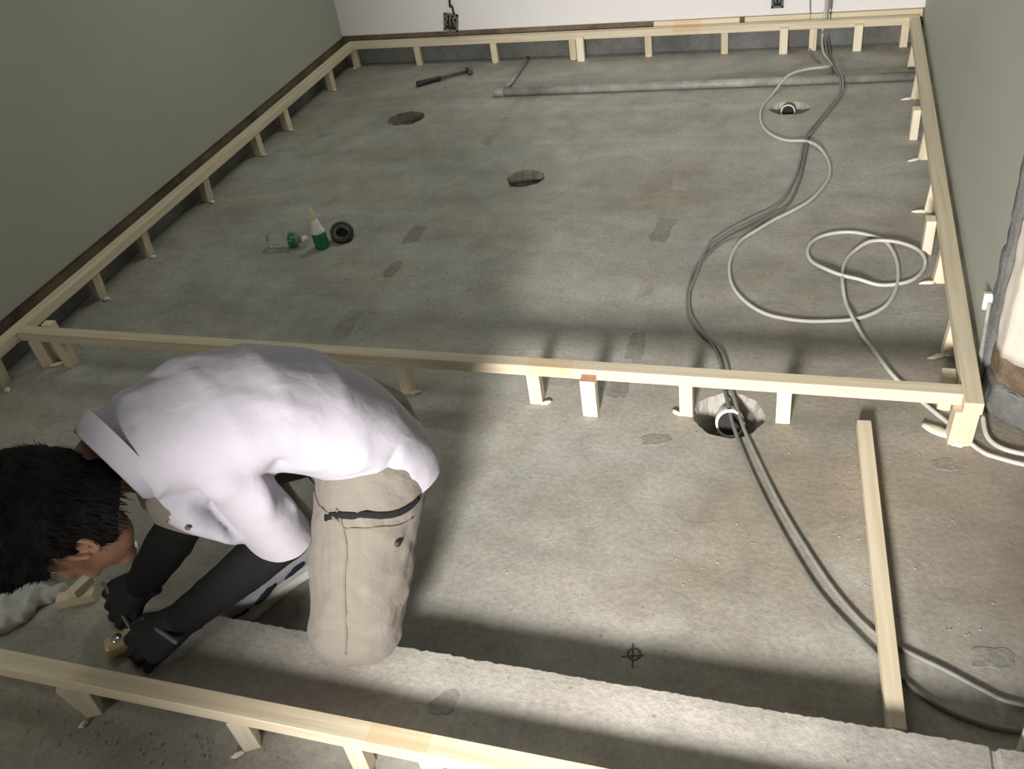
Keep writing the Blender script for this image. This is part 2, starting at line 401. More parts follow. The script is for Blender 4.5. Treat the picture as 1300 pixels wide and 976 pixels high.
# marker sign on the floor: a circle with a cross through it
bm = bmesh.new()
for (ax, ay, bx_, by_, wd) in ((2.276, -0.857, 2.324, -0.844, .0022), (2.296, -0.818, 2.306, -0.882, .0022)):
    d = Vector((bx_ - ax, by_ - ay, 0)).normalized(); s = Vector((-d.y, d.x, 0)) * wd
    A, B = Vector((ax, ay, .0006)), Vector((bx_, by_, .0006))
    bm.faces.new([bm.verts.new(q) for q in (A - s, B - s, B + s, A + s)])
ra, rb = [], []
for k in range(20):
    th = 2 * math.pi * k / 20
    ra.append(bm.verts.new((2.303 + .016 * math.cos(th), -.845 + .017 * math.sin(th), .001)))
    rb.append(bm.verts.new((2.303 + .011 * math.cos(th), -.845 + .012 * math.sin(th), .001)))
for k in range(20): bm.faces.new((ra[k], ra[(k + 1) % 20], rb[(k + 1) % 20], rb[k]))
tag(finish('painted_mark', bm, M_mark, floor), 'hand drawn circle with a cross through it')

# crumbs of mortar and dirt
bm = bmesh.new()
def crumb(x, y, z, s):
    g = bmesh.ops.create_icosphere(bm, subdivisions=1, radius=s)['verts']
    for v in g:
        v.co = Vector((x, y, z + s * 0.3)) + Vector((v.co.x * random.uniform(.6, 1.4), v.co.y * random.uniform(.6, 1.4), v.co.z * .55))
for k in range(130): crumb(random.uniform(1.55, 3.05), random.uniform(-.9, .0), 0, random.choice((.0012, .0016, .002, .003)))
for k in range(70): crumb(random.uniform(2.7, 3.04), random.uniform(-.7, .0), 0, random.choice((.0012, .0016, .002, .003)))
for k in range(150): crumb(random.uniform(0.0, 3.0), random.uniform(0, 2.85), 0, random.choice((.002, .003, .004)))
for k in range(110): crumb(random.uniform(1.0, 2.0), random.uniform(-1.32, -1.22), 0, random.choice((.0015, .0025, .004)))
tag(finish('dirt_crumbs', bm, M_patch2), 'loose crumbs of mortar and dirt scattered over the concrete floor', 'dirt', kind='stuff')

# kerb: ragged back edge, flat worn top, vertical front face
def kerb():
    bm = bmesh.new(); n = 760; x0, x1 = -0.3, 4.2; rows = []
    for i in range(n + 1):
        x = x0 + (x1 - x0) * i / n
        e = 0.004 * noise.noise(Vector((x * 4, 0, 0))) + 0.003 * noise.noise(Vector((x * 34, 3, 0))) + 0.0035 * noise.noise(Vector((x * 95, 8, 0))) - 0.006 * max(0, noise.noise(Vector((x * 13, 1, 4))) - .35)
        zt = 0.085 + 0.003 * noise.noise(Vector((x * 5, 5, 0)))
        if abs(x - 2.985 - .004 * noise.noise(Vector((x * 60, 2, 2)))) < 0.0045: e -= 0.004; zt -= 0.006
        prof = [(-1.176, 0.0), (-1.174 + e * .3, zt - .012), (-1.164, zt - .002), (-1.12, zt), (-1.06, zt + .001), (-1.0 + e, zt),
                (-0.978 + e, zt - .0015), (-0.974 + e, zt - .006), (-0.971 + e * 1.3, zt - .03), (-0.966, .03), (-0.964, 0.0)]
        rows.append([bm.verts.new((x, y, z)) for y, z in prof])
    for a, b in zip(rows[:-1], rows[1:]):
        for k in range(len(a) - 1): bm.faces.new((a[k], b[k], b[k + 1], a[k + 1]))
    return finish('concrete_kerb', bm, M_kerb, None, False)
kb = tag(kerb(), 'low grey concrete kerb with a ragged edge behind the nearest rail', 'kerb')

o = patch(1.955, -1.085, .032, .03, .3, concrete('damp_concrete', (0.36, 0.34, 0.30), (0.30, 0.28, 0.245), (0.33, 0.30, 0.26), bs=0.3, big=6), 41); o.parent = kb; o.location.z = .086; o.name = 'damp_patch'
# walls
bm = bmesh.new(); box(bm, -0.3, 3.4, 2.948, 3.2, 0, 2.7); wall_back = struct('wall_back', bm, M_brick)
bm = bmesh.new(); box(bm, -0.10, 3.10, 2.935, 2.948, 0.168, 2.7, .003); finish('wall_plaster', bm, M_wallb, wall_back)
bm = bmesh.new(); box(bm, -0.10, 3.10, 2.925, 2.9475, 0.0, 0.125, .008)
tag(finish('cement_base', bm, M_cement, wall_back), 'rough grey cement strip along the foot of the wall')
bm = bmesh.new(); box(bm, 1.745, 2.19, 2.926, 2.9475, 0.128, 0.166, .002); finish('wall_strip', bm, W_X, wall_back)
bm = bmesh.new(); box(bm, 2.215, 3.06, 2.926, 2.9475, 0.128, 0.166, .002); tag(finish('wall_strip', bm, W_X, wall_back), None)
bm = bmesh.new(); box(bm, -0.30, -0.106, -4.0, 2.947, 0, 2.7); wall_left = struct('wall_left', bm, M_brick)
bm = bmesh.new(); box(bm, -0.106, -0.092, -3.99, 2.9345, 0.160, 2.7, .003); finish('wall_plaster', bm, M_wall, wall_left)
bm = bmesh.new(); box(bm, -0.106, -0.090, -3.99, 2.92, 0.0, 0.115, .006); finish('cement_base', bm, M_cement, wall_left)
# right wall, ending at a broken, unplastered opening
bm = bmesh.new()
def prism(bm, poly, z0, z1):
    a = [bm.verts.new((x, y, z0)) for x, y in poly]; b = [bm.verts.new((x, y, z1)) for x, y in poly]
    n = len(poly)
    for k in range(n): bm.faces.new((a[k], a[(k + 1) % n], b[(k + 1) % n], b[k]))
    bm.faces.new(a); bm.faces.new(b)
prism(bm, [(3.085, 0.155), (3.30, 0.155), (3.30, 2.948), (3.085, 2.948)], 0, 2.7)
wall_right = struct('wall_right', bm, M_cement)
bm = bmesh.new(); box(bm, 3.066, 3.085, 0.185, 2.934, 0.012, 2.7, .002); finish('wall_plaster', bm, M_wall, wall_right)
def rough_prism(poly, z0, z1, amp, seed, nz=8, sub=10):
    bm = bmesh.new(); loop = []
    for (a, b) in zip(poly, poly[1:] + poly[:1]):
        for k in range(sub): loop.append(Vector((*a, 0)).lerp(Vector((*b, 0)), k / sub))
    R = []
    for i in range(nz + 1):
        z = z0 + (z1 - z0) * i / nz; ring = []
        for p in loop:
            q = Vector((p.x, p.y, z)); d = noise.noise_vector(q * 28 + Vector((seed * 7, 0, 0)))
            ring.append(bm.verts.new(q + Vector((d.x * amp, d.y * amp, d.z * amp * (1 if 0 < i < nz else 1.4)))))
        R.append(ring)
    n = len(loop)
    for a, b in zip(R[:-1], R[1:]):
        for k in range(n): bm.faces.new((a[k], a[(k + 1) % n], b[(k + 1) % n], b[k]))
    bm.faces.new(R[0]); bm.faces.new(R[-1]); return bm
JP = lambda o: [(3.090 + o, 0.150), (3.098 + o, 0.085 + o), (3.19 + o, 0.0 + o), (3.55, -0.05 + o), (3.55, 0.150)]
tag(finish('cement_base', rough_prism(JP(-.012), 0, 0.098, .007, 1), M_cement, wall_right, True), 'rough grey cement block at the foot of the wall end')
tag(finish('brick', rough_prism(JP(-.006), 0.098, 0.175, .007, 2), M_brick, wall_right, True), 'bare brown brick course in the broken wall end')
tag(finish('plaster_patch', rough_prism([(3.080, 0.130), (3.092, 0.070), (3.185, -0.004), (3.55, -0.046), (3.55, 0.140)], 0.185, 1.2, .006, 3, 40), M_plaster, wall_right, True), 'pale plaster on the wall end')
tag(finish('wall_edge', rough_prism([(3.074, 0.150), (3.0645, 0.165), (3.0645, 0.190), (3.088, 0.195), (3.10, 0.140)], 0.09, 1.3, .006, 5, 44, 6), M_cement, wall_right, True), 'ragged grey mortar edge of the broken wall end')
# wall behind the photographer
bm = bmesh.new(); box(bm, -0.3, 4.6, -4.15, -4.0, 0, 2.7); struct('wall_front', bm, M_wall)
bm = bmesh.new(); box(bm, -0.3, 4.6, -4.15, 3.2, 2.7, 2.8); struct('ceiling', bm, M_wallb)

# ------------------------------------------------------------------ timber frame
HT, TH, WD = 0.145, 0.036, 0.042
frame = thing('floor_frame', 'rectangular pine batten frame on short posts around the far concrete floor', 'frame')
def beam(parent, x0, x1, y0, y1, mat, z0=HT - TH, z1=HT, name='beam'):
    bm = bmesh.new(); box(bm, x0, x1, y0, y1, z0, z1, 0.0015); return finish(name, bm, mat, parent)
beam(frame, 0.0, 3.0, -WD, 0.0, W_X)
beam(frame, -0.045, 3.045, 2.873, 2.915, W_X)
beam(frame, -0.048, 0.0, -1.19, 2.8725, W_Y)
beam(frame, 3.0, 3.045, -0.075, 2.8725, W_Y)
def block_mesh(name, sx, sy, h, mat, lean=(0, 0), taper=1.0, seed=0):
    bm = bmesh.new(); g = box(bm, -sx / 2, sx / 2, -sy / 2, sy / 2, 0, h)
    for v in g:
        if v.co.z < h / 2: v.co.x = v.co.x * taper + lean[0]; v.co.y = v.co.y * taper + lean[1]
    bmesh.ops.bevel(bm, geom=bm.edges[:], offset=.0012, segments=1, affect='EDGES')
    bmesh.ops.recalc_face_normals(bm, faces=bm.faces)
    me = bpy.data.meshes.new(name); bm.to_mesh(me); bm.free(); me.materials.append(mat); return me
POST = {}
def post(parent, x, y, kind='under', rz=0.0, top=None, lean=(0, 0), sx=.036, sy=.034, taper=1.0, mat=None):
    h = (HT - TH) if kind == 'under' else 0.132
    if top: h = top
    key = (round(h, 4), lean, sx, sy, taper, (mat or W_Z).name)
    if key not in POST: POST[key] = block_mesh('post', sx, sy, h, mat or W_Z, lean, taper)
    o = bpy.data.objects.new('post', POST[key]); C.objects.link(o); o.parent = parent
    o.location = (x, y, 0.0); o.rotation_euler[2] = rz; return o
def glue(parent, x, y, ang, ln=.03, wd=.010, seed=0):
    """blob of dried white glue squeezed out at a post foot"""
    bm = bmesh.new(); R = []; n = 9
    for i in range(6):
        t = i / 5; s = math.sin(math.pi * (0.15 + 0.8 * t)); c = Vector((ln * t, 0.004 * noise.noise(Vector((seed * 5.3, t * 4, 0))), 0))
        R.append((c + Vector((0, 0, .004)), Vector((0, wd * s * (1 + .4 * noise.noise(Vector((seed, t * 6, 1)))), 0)), Vector((0, 0, .007 * s + .001)), Vector((0, 0, .0035))))
    rings(bm, R, n)
    bmesh.ops.rotate(bm, verts=bm.verts, cent=(0, 0, 0), matrix=Matrix.Rotation(ang, 3, 'Z'))
    bmesh.ops.translate(bm, verts=bm.verts, vec=(x, y, 0)); return finish('glue_blob', bm, M_glue, parent, True)
# back rail posts
for k, x in enumerate((-.018, .388, .852, 1.306, 1.722, 2.119, 2.558, 2.985)):
    post(frame, x, 2.893, rz=random.uniform(-.06, .06))
    if k in (0, 2, 3, 4, 5): glue(frame, x - .012, 2.873, -1.2 + k * .4, .028, .011, k)
for x in (1.357, 2.416, 2.770): post(frame, x, 2.857, 'face', random.uniform(-.04, .04), top=.128, sx=.040, sy=.030, mat=W_Z2)
# left rail posts
for k, y in enumerate((2.549, 1.999, 1.696, 1.212, .725, .398, -.16, -.62)):
    post(frame, -.026, y, rz=random.uniform(-.12, .12), lean=(-.012 if y < 1.5 else 0, 0), sx=.036, sy=.042)
    glue(frame, -.012, y - .018, -.5 + .3 * (k % 3), .032, .012, 10 + k)
# right rail posts: some under the rail, some nailed to its inner face
for k, y in enumerate((2.60, 2.23, 1.62, 1.19, .72, .33)):
    post(frame, 3.018, y, rz=random.uniform(-.1, .1), lean=(-.008, 0))
    if k > 0: glue(frame, 3.0, y - .016, math.pi + .2 * (k % 3), .05, .008, 20 + k)
for y in (1.81, .90): post(frame, 2.983, y, 'face', .03, top=.126, sx=.030, sy=.042, mat=W_Z2)
post(frame, 2.981, .085, 'face', 0, top=.115, sx=.034, sy=.040)
post(frame, 3.012, -.048, rz=.08, sx=.058, sy=.042, lean=(-.004, 0))
bm = bmesh.new(); rings(bm, [((2.925 + .075 * t, -.006 - .042 * t, .006), Vector((.010, .016, 0)) * math.sin(math.pi * (.12 + .75 * t)), Vector((0, 0, .007)), Vector((0, 0, .005))) for t in (0, .2, .4, .6, .8, 1)], 10)
tag(finish('glue_blob', bm, M_glue, frame, True), 'long pale lump of glue at the foot of the corner post')
glue(frame, 2.99, -.072, .1, .05, .010, 44)
# cross rail posts
for x in (1.45, 1.867, 2.57): post(frame, x, -.022, rz=.03, sx=.038, sy=.036)
post(frame, 2.309, -.024, sx=.037, sy=.036, rz=-.02)
for k, x in enumerate((1.465, 1.885, 2.29)): glue(frame, x, -.042, .6 if k < 2 else 2.4, .032, .008, 50 + k)
p_ = post(frame, 2.039, -.059, 'face', top=.128, sx=.043, sy=.032, mat=W_Z2)
bm = bmesh.new(); box(bm, -.021, .021, -.0155, .0155, .1272, .1292)
q_ = finish('post_end', bm, W_red, p_); tag(q_, 'reddish sawn end of the post')
post(frame, .052, -.026, rz=.35, sx=.044, sy=.036); post(frame, .150, -.022, rz=-.1, sx=.036, sy=.036)
glue(frame, .07, -.045, .6, .06, .010, 61)
post(frame, .095, .016, top=.152, sx=.040, sy=.030, rz=.05)

rail = thing('front_rail', 'pine batten rail on short posts in front of the kerb, nearest the viewer', 'rail')
beam(rail, -.09, 3.06, -1.234, -1.19, W_X)
post(rail, 1.128, -1.213, rz=.5, sx=.062, sy=.044, taper=.55, lean=(.012, -.012), mat=W_Z2)
post(rail, 1.545, -1.214, rz=.55, sx=.036, sy=.036, lean=(0.004, 0), mat=W_Z2)
post(rail, 1.815, -1.212, rz=.15, mat=W_Z2); post(rail, 1.985, -1.214, sx=.05, mat=W_Z2); post(rail, 2.5, -1.212, rz=.1); post(rail, .45, -1.212, rz=.1); post(rail, 2.98, -1.212)
glue(rail, 1.145, -1.245, -2.2, .022, .007, 71); glue(rail, 1.545, -1.238, -2.6, .03, .007, 72); glue(rail, 1.80, -1.232, .3, .04, .008, 73)

# loose batten lying across the cables
bm = bmesh.new(); box(bm, -.0175, .0175, -.455, .455, 0, .030, .0012)
o = tag(finish('loose_batten', bm, W_Y), 'loose pine batten lying across the cables at right, one end at the kerb', 'batten')
o.location = (2.802, -.495, .0115); o.rotation_euler = (-0.012, 0, .055)
bm = bmesh.new(); box(bm, -.045, .045, -.016, .016, 0, .026, .001)
o = tag(finish('batten_offcut', bm, W_X), 'small pine offcut lying on the kerb in front of the kneeling man', 'offcut')
o.location = (.975, -1.0, .086); o.rotation_euler = (0, 0, .45)
bm = bmesh.new(); box(bm, -.03, .03, -.013, .013, 0, .020, .001)
o = tag(finish('batten_offcut', bm, W_X), 'small pine offcut leaning across the other offcut beside the kerb edge', 'offcut', None)
o.location = (.985, -.985, .113); o.rotation_euler = (0, .15, 1.5)
bm = bmesh.new(); box(bm, -.012, .3, -.012, .012, 0, .09, .003)
o = tag(finish('white_board', bm, M_whiteP), 'white board end standing on the floor behind the kerb at the right edge', 'board')
o.location = (3.052, -.930, 0); o.rotation_euler = (0, 0, .1)

# ------------------------------------------------------------------ cables, pipes
def cable(name, label, pts, r, mat, group=None):
    bm = bmesh.new(); tube(bm, pts, r, 8, 4); o = finish(name, bm, mat, None, True)
    return tag(o, label, 'cable', group)
A2 = [(2.544,2.495),(2.459,2.42),(2.4,2.304),(2.365,2.172),(2.36,2.044),(2.383,1.921),(2.429,1.835),(2.491,1.784),(2.557,1.757),(2.61,1.712),(2.646,1.641),(2.666,1.537),(2.663,1.438),(2.638,1.343),(2.6,1.25),(2.545,1.173),(2.48,1.097),(2.418,1.01),(2.373,.938),(2.353,.847),(2.35,.76),(2.366,.658),(2.399,.581),(2.445,.518),(2.498,.476),(2.558,.457),(2.616,.45),(2.683,.456),(2.749,.47),(2.805,.505),(2.849,.558),(2.876,.634),(2.889,.712),(2.89,.812),(2.877,.895),(2.853,.96),(2.812,.991),(2.759,1.012),(2.706,1.01),(2.652,.985),(2.615,.938),(2.604,.871),(2.62,.808),(2.663,.748),(2.714,.711),(2.769,.689),(2.827,.675),(2.886,.683),(2.935,.715),(2.968,.777),(2.974,.827),(2.953,.889),(2.904,.929),(2.853,.942),(2.801,.931),(2.759,.89),(2.733,.835),(2.72,.761),(2.719,.662),(2.73,.568),(2.749,.47),(2.781,.379),(2.816,.3),(2.857,.204),(2.89,.148),(2.940,.075),(2.968,.035)]
def zof(i, n, p, base):
    if 2.35 < p[1] < 2.52: return .046                                    # over the conduit
    return base
A3 = [(2.607, 2.924, 2.68), (2.607, 2.924, 1.4), (2.607, 2.924, .36), (2.604, 2.924, .14), (2.60, 2.918, .05), (2.615, 2.80, .010), (2.655, 2.65, .008), (2.632, 2.517, .047)]
lift = {43: .014, 44: .014, 52: .014, 53: .014, 32: .0, 60: .016, 28: .006}
for i, p in enumerate(A2): A3.append((p[0], p[1], .046 if p[1] > 2.35 else .0062 + (.010 if i in (8, 9, 43, 44, 45, 50, 51, 52, 53, 54, 58, 60) else 0)))
A3 += [(2.985, .012, .007), (3.052, -.088, .007), (3.10, -.115, .007), (3.17, -.135, .007), (3.32, -.17, .007), (3.6, -.20, .007)]
cable('white_cable', 'single white cable looping over the far floor and out past the right corner', A3, .0062, M_cableW)
B2 = [(2.706,2.30),(2.686,2.21),(2.641,2.049),(2.586,1.863),(2.558,1.751),(2.551,1.597),(2.539,1.452),(2.51,1.288),(2.474,1.196),(2.409,1.119),(2.336,1.031),(2.276,.934),(2.253,.842),(2.246,.712),(2.237,.609),(2.245,.511),(2.265,.438),(2.311,.353),(2.351,.305),(2.38,.257),(2.401,.187),(2.419,.102),(2.442,.015),(2.472,-.083),(2.524,-.217),(2.581,-.352),(2.641,-.473),(2.714,-.603),(2.786,-.695),(2.851,-.735),(2.928,-.77),(2.997,-.806),(3.061,-.825),(3.3,-.83)]
cable('grey_cable', 'grey cable of the hole-crossing pair, taking the upper run beyond the batten',
      [(2.622, 2.924, 2.68), (2.622, 2.924, 1.4), (2.622, 2.924, .36), (2.620, 2.924, .14), (2.618, 2.918, .05), (2.63, 2.80, .008), (2.655, 2.65, .007), (2.675, 2.517, .046), (2.695, 2.42, .046), (2.705, 2.36, .044)] + [(x, y, .0056) for x, y in B2], .0054, M_cableG)
C2 = [(2.697,2.29),(2.675,2.199),(2.628,2.039),(2.572,1.854),(2.572,1.735),(2.565,1.597),(2.553,1.396),(2.52,1.21),(2.456,1.12),(2.395,1.009),(2.322,.948),(2.268,.844),(2.236,.734),(2.230,.629),(2.237,.531),(2.256,.439),(2.302,.357),(2.347,.293),(2.382,.194),(2.398,.101),(2.420,.014),(2.446,-.085),(2.499,-.234),(2.555,-.368),(2.612,-.488),(2.685,-.622),(2.778,-.735),(2.838,-.80),(2.908,-.856),(2.975,-.880),(3.042,-.885),(3.3,-.87)]
cable('dark_grey_cable', 'darker cable of the hole-crossing pair, taking the lower run beyond the batten',
      [(2.634, 2.926, 2.68), (2.634, 2.926, 1.4), (2.634, 2.926, .36), (2.634, 2.926, .14), (2.633, 2.92, .05), (2.645, 2.80, .008), (2.665, 2.65, .007), (2.662, 2.517, .046), (2.683, 2.42, .046), (2.693, 2.36, .044)] + [(x, y, .0056 + (.009 if i in (4, 5, 9) else 0)) for i, (x, y) in enumerate(C2)], .0054, M_cableD)
cable('thin_wall_cable', 'thin grey cable hanging down the white back wall left of the others', [(2.525, 2.931, 2.68), (2.525, 2.931, 1.4), (2.525, 2.931, .36), (2.530, 2.931, .25), (2.537, 2.929, .16), (2.538, 2.924, .10), (2.54, 2.905, .02), (2.56, 2.80, .006), (2.60, 2.68, .006)], .0038, M_cableG)
cable('corner_cable', 'pale cable bending round the grey cement block outside the right corner', [(3.068, .02, .03), (3.072, -.03, .016), (3.088, -.06, .008), (3.125, -.085, .008), (3.19, -.095, .008), (3.32, -.105, .008), (3.6, -.12, .008)], .0065, M_cableW)
# conduit lying on the far floor
pp = thing('grey_conduit', 'long grey conduit lying on the far floor parallel to the back rail', 'pipe', (2.0, 2.408, 0))
bm = bmesh.new(); tube(bm, [(1.008, 2.379, .021), (3.04, 2.436, .021)], .020, 14, 1); finish('pipe', local(bm, pp), M_pipe, pp, True)
bm = bmesh.new(); lathe(bm, [(.022, 0), (.023, .002), (.023, .05), (.0205, .052)], (1.000, 2.3788, .021), (1, .028, 0), 14); finish('pipe_socket', local(bm, pp), M_pipe, pp, True)
bm = bmesh.new(); tube(bm, [(1.06, 2.405, .013), (3.03, 2.462, .013)], .011, 10, 1)
tag(finish('thin_conduit', bm, M_pipe, None, True), 'thin grey conduit lying directly behind the long conduit', 'pipe')
bm = bmesh.new(); tube(bm, [(1.045, 2.43, .014), (1.043, 2.86, .014)], .013, 12, 1)
tag(finish('short_conduit', bm, M_pipe, None, True), 'short grey conduit at a right angle to the long one, pointing at the back wall', 'pipe')
# pipe stubs in the two mortared holes
def stub(label, p0, p1, r):
    t = thing('drain_pipe', label, 'pipe', p0); p0, p1 = Vector(p0), Vector(p1)
    bm = bmesh.new(); d = (p1 - p0); L_ = d.length
    lathe(bm, [(r, 0), (r, L_), (r * .84, L_), (r * .84, L_ - .03)], p0, d, 20); finish('pipe', local(bm, t), M_pvc, t, True)
    bm = bmesh.new(); lathe(bm, [(r * .835, L_ - .004), (r * .83, L_ - .03), (.001, L_ - .031)], p0, d, 18); finish('pipe_bore', local(bm, t), M_void, t)  # near-black bore wall paints in the shade inside the pipe
stub('white drain pipe stub poking out of the hole under the cross rail', (2.418, .055, -.075), (2.430, -.040, -.016), .040)
stub('white drain pipe stub poking out of the small hole inside the cable loop', (2.472, 2.20, -.06), (2.476, 2.135, -.012), .032)
# conduit and cable tag at the end of the right wall
t = thing('wall_conduit', 'slim grey conduit with a white tag running up the broken end of the right wall', 'conduit', (3.083, .19, 0))
bm = bmesh.new(); tube(bm, [(3.066, .140, .0), (3.062, .145, .08), (3.060, .170, .20), (3.060, .188, .275)], .0065, 8, 3); finish('pipe', local(bm, t), M_pipe, t, True)
bm = bmesh.new(); g = box(bm, -.017, .017, -.009, .009, 0, .046, .003)
bmesh.ops.rotate(bm, verts=bm.verts, cent=(0, 0, 0), matrix=Matrix.Rotation(-.12, 3, 'X')); bmesh.ops.translate(bm, verts=bm.verts, vec=(3.062, .190, .250))
tag(finish('cable_tag', local(bm, t), M_whiteP, t), 'white tag')

# electric boxes in the back wall
def back_box(label, x, z, sx, sz, tilt, wires):
    t = thing('junction_box', label, 'junction box', (x, 2.9345, z)); t.rotation_euler[1] = tilt
    bm = bmesh.new(); th = .010; d = .012
    for (a, b, c, e) in ((-sx, -sx + th, -sz, sz), (sx - th, sx, -sz, sz), (-sx, sx, -sz, -sz + th), (-sx, sx, sz - th, sz)): box(bm, a, b, -d, 0, c, e)
    finish('box_rim', bm, M_cement, t)
    bm = bmesh.new(); box(bm, -sx + th, sx - th, -.002, 0, -sz + th, sz - th); finish('box_back', bm, M_void, t)
    for k in range(wires):
        bm = bmesh.new(); q = (k - (wires - 1) / 2) * sx * .5
        tube(bm, [(q, -.004, -sz * .4), (q * 1.3, -.018, 0), (q * .8, -.022, sz * .5), (q * 1.5, -.012, sz * .75)], .0045, 6, 3); finish('wire', bm, M_cableG, t, True)
    return t
back_box('open wall box with torn edges low on the white back wall, left of centre', .605, .218, .042, .048, .18, 3)
back_box('small dark socket box at the top edge of the photo on the white back wall', 2.374, .245, .030, .040, 0, 2)
cable('dangling_wire', 'dark wires hanging into the open wall box from above', [(.632, 2.93, .262), (.629, 2.926, .285), (.630, 2.924, .30), (.618, 2.92, .325), (.62, 2.926, .40), (.622, 2.929, 1.4), (.622, 2.929, 2.68)], .006, M_black)

# ------------------------------------------------------------------ things on the floor
h = thing('hammer', 'small hammer with a black grip lying on the far floor near the back rail', 'hammer', (.5, 2.546, 0))
d = Vector((.26, .19, 0)).normalized(); a0 = Vector((.497, 2.544, .014))
bm = bmesh.new(); lathe(bm, [(.013, 0), (.016, .004), (.0155, .05), (.013, .11), (.014, .135), (.010, .14)], a0, d, 12); finish('grip', local(bm, h), M_black, h, True)
bm = bmesh.new(); lathe(bm, [(.0085, .13), (.0075, .20), (.0085, .30)], a0, d, 10); finish('shaft', local(bm, h), M_iron, h, True)
bm = bmesh.new(); e = Vector((-d.y, d.x, 0)); cc = a0 + d * .305
lathe(bm, [(.012, 0), (.014, .003), (.014, .022), (.011, .03), (.013, .06), (.004, .10)], cc - e * .045 + Vector((0, 0, .002)), e, 12); finish('hammer_head', local(bm, h), M_iron, h, True)

b = thing('water_bottle', 'clear plastic bottle lying on the floor left of the green glue bottle', 'bottle', (.60, .83, 0))
ax = Vector((1, .12, 0)); o0 = Vector((.505, .812, .031))
bm = bmesh.new(); lathe(bm, [(.004, 0), (.026, .003), (.031, .012), (.0295, .035), (.031, .042), (.0285, .062), (.031, .070), (.0285, .088), (.030, .10), (.024, .125), (.013, .14), (.0125, .155)], o0, ax, 20); finish('bottle_body', local(bm, b), M_clear, b, True)
bm = bmesh.new(); lathe(bm, [(.0308, .098), (.0312, .10), (.0262, .124), (.025, .126)], o0, ax, 20); finish('bottle_label', local(bm, b), M_greenP, b, True)
bm = bmesh.new(); lathe(bm, [(.001, .151), (.0145, .152), (.0145, .168), (.001, .169)], o0, ax, 16); finish('bottle_cap', local(bm, b), M_whiteP, b, True)
g = thing('glue_bottle', 'green glue bottle with a white pointed nozzle standing on the floor', 'bottle', (.737, .83, 0))
ax = Vector((-.06, .05, 1))
bm = bmesh.new(); lathe(bm, [(.004, 0), (.028, .001), (.029, .006), (.029, .062), (.026, .068)], (.740, .825, 0), ax, 20); finish('bottle_body', local(bm, g), M_greenP, g, True)
bm = bmesh.new(); lathe(bm, [(.029, .066), (.0295, .070), (.025, .078), (.018, .10), (.012, .125)], (.740, .825, 0), ax, 16); finish('nozzle', local(bm, g), M_whiteP, g, True)
bm = bmesh.new(); lathe(bm, [(.0122, .123), (.0125, .126), (.004, .168), (.0015, .17)], (.740, .825, 0), ax, 14); finish('nozzle_cap', local(bm, g), M_tipP, g, True)
t = thing('tape_roll', 'roll of black tape leaning behind the green glue bottle', 'tape', (.80, .89, 0))
ax = Vector((.35, -.45, .75)); oc = Vector((.805, .890, .030))
bm = bmesh.new(); lathe(bm, [(.030, -.012), (.046, -.012), (.047, -.010), (.047, .010), (.046, .012), (.030, .012), (.030, -.012)], oc, ax, 26); finish('tape_winding', local(bm, t), M_black, t, True)
bm = bmesh.new(); lathe(bm, [(.027, -.0125), (.0302, -.0125), (.0302, .0128), (.027, .0128), (.027, -.0125)], oc, ax, 24); finish('tape_core', local(bm, t), M_cableD, t, True)

# crumpled cloth on the kerb at the left edge
bm = bmesh.new(); ellipsoid(bm, (.775, -1.075, .100), .125, .075, .040, Matrix.Rotation(.5, 3, 'Z'), 24); ellipsoid(bm, (.715, -1.05, .11), .075, .07, .055); ellipsoid(bm, (.865, -1.018, .095), .065, .026, .014, Matrix.Rotation(.6, 3, 'Z'))
bm = fuse(bm, .0045, 3)
def crumple(p):
    d = 0
    for k, (fx, fy, am) in enumerate(((14, 22, .017), (27, 19, .009), (48, 40, .004))):
        d += am * (.55 - 1.6 * abs(noise.noise(Vector((p.x * fx + k * 5, p.y * fy, p.z * 8 + p.x * 6)))))
    return d
displace(bm, crumple)
for v in bm.verts: v.co.z = max(v.co.z, .0865)
tag(finish('crumpled_cloth', bm, M_rag, None, True), 'crumpled pale grey cloth on the kerb below the head of the kneeling man', 'cloth')

#@@MAN@@
# ------------------------------------------------------------------ the kneeling man
V = Vector
man = thing('person', 'man in white polo shirt and khaki trousers kneeling on the kerb, bent over', 'person', (1.62, -.80, 0))
# joints (world metres)
PEL = V((1.655, -.68, .405)); HIPL = V((1.735, -.755, .385)); HIPR = V((1.57, -.62, .40))
KNL = V((1.725, -1.005, .165)); ANL = V((1.63, -.66, .075)); TOEL = V((1.60, -.53, .03))
KNR = V((1.41, -.80, .42)); ANR = V((1.44, -.73, .095)); TOER = V((1.305, -.955, .03))
SHL = V((1.545, -.955, .555)); ELL = V((1.555, -.885, .29)); WRL = V((1.338, -1.050, .165))
SHR = V((1.245, -.825, .560)); ELR = V((1.300, -.890, .31)); WRR = V((1.190, -.985, .175))
NKB = V((1.298, -.998, .592)); HD = V((1.262, -1.128, .540))
up = V((0, 0, 1))
# head frame: crown axis, face normal, left axis
crown = V((-.738, -.493, .38)).normalized()
face = V((-.407, -.146, -.902)); face = (face - crown * face.dot(crown)).normalized()
hleft = crown.cross(face) * -1.0
if hleft.dot(V((.6, -.8, 0))) < 0: hleft = -hleft
HS = 1.22
def hp(c, f, l): return HD + (crown * c + face * f + hleft * l) * HS
HR = Matrix((hleft, face, crown)).transposed()
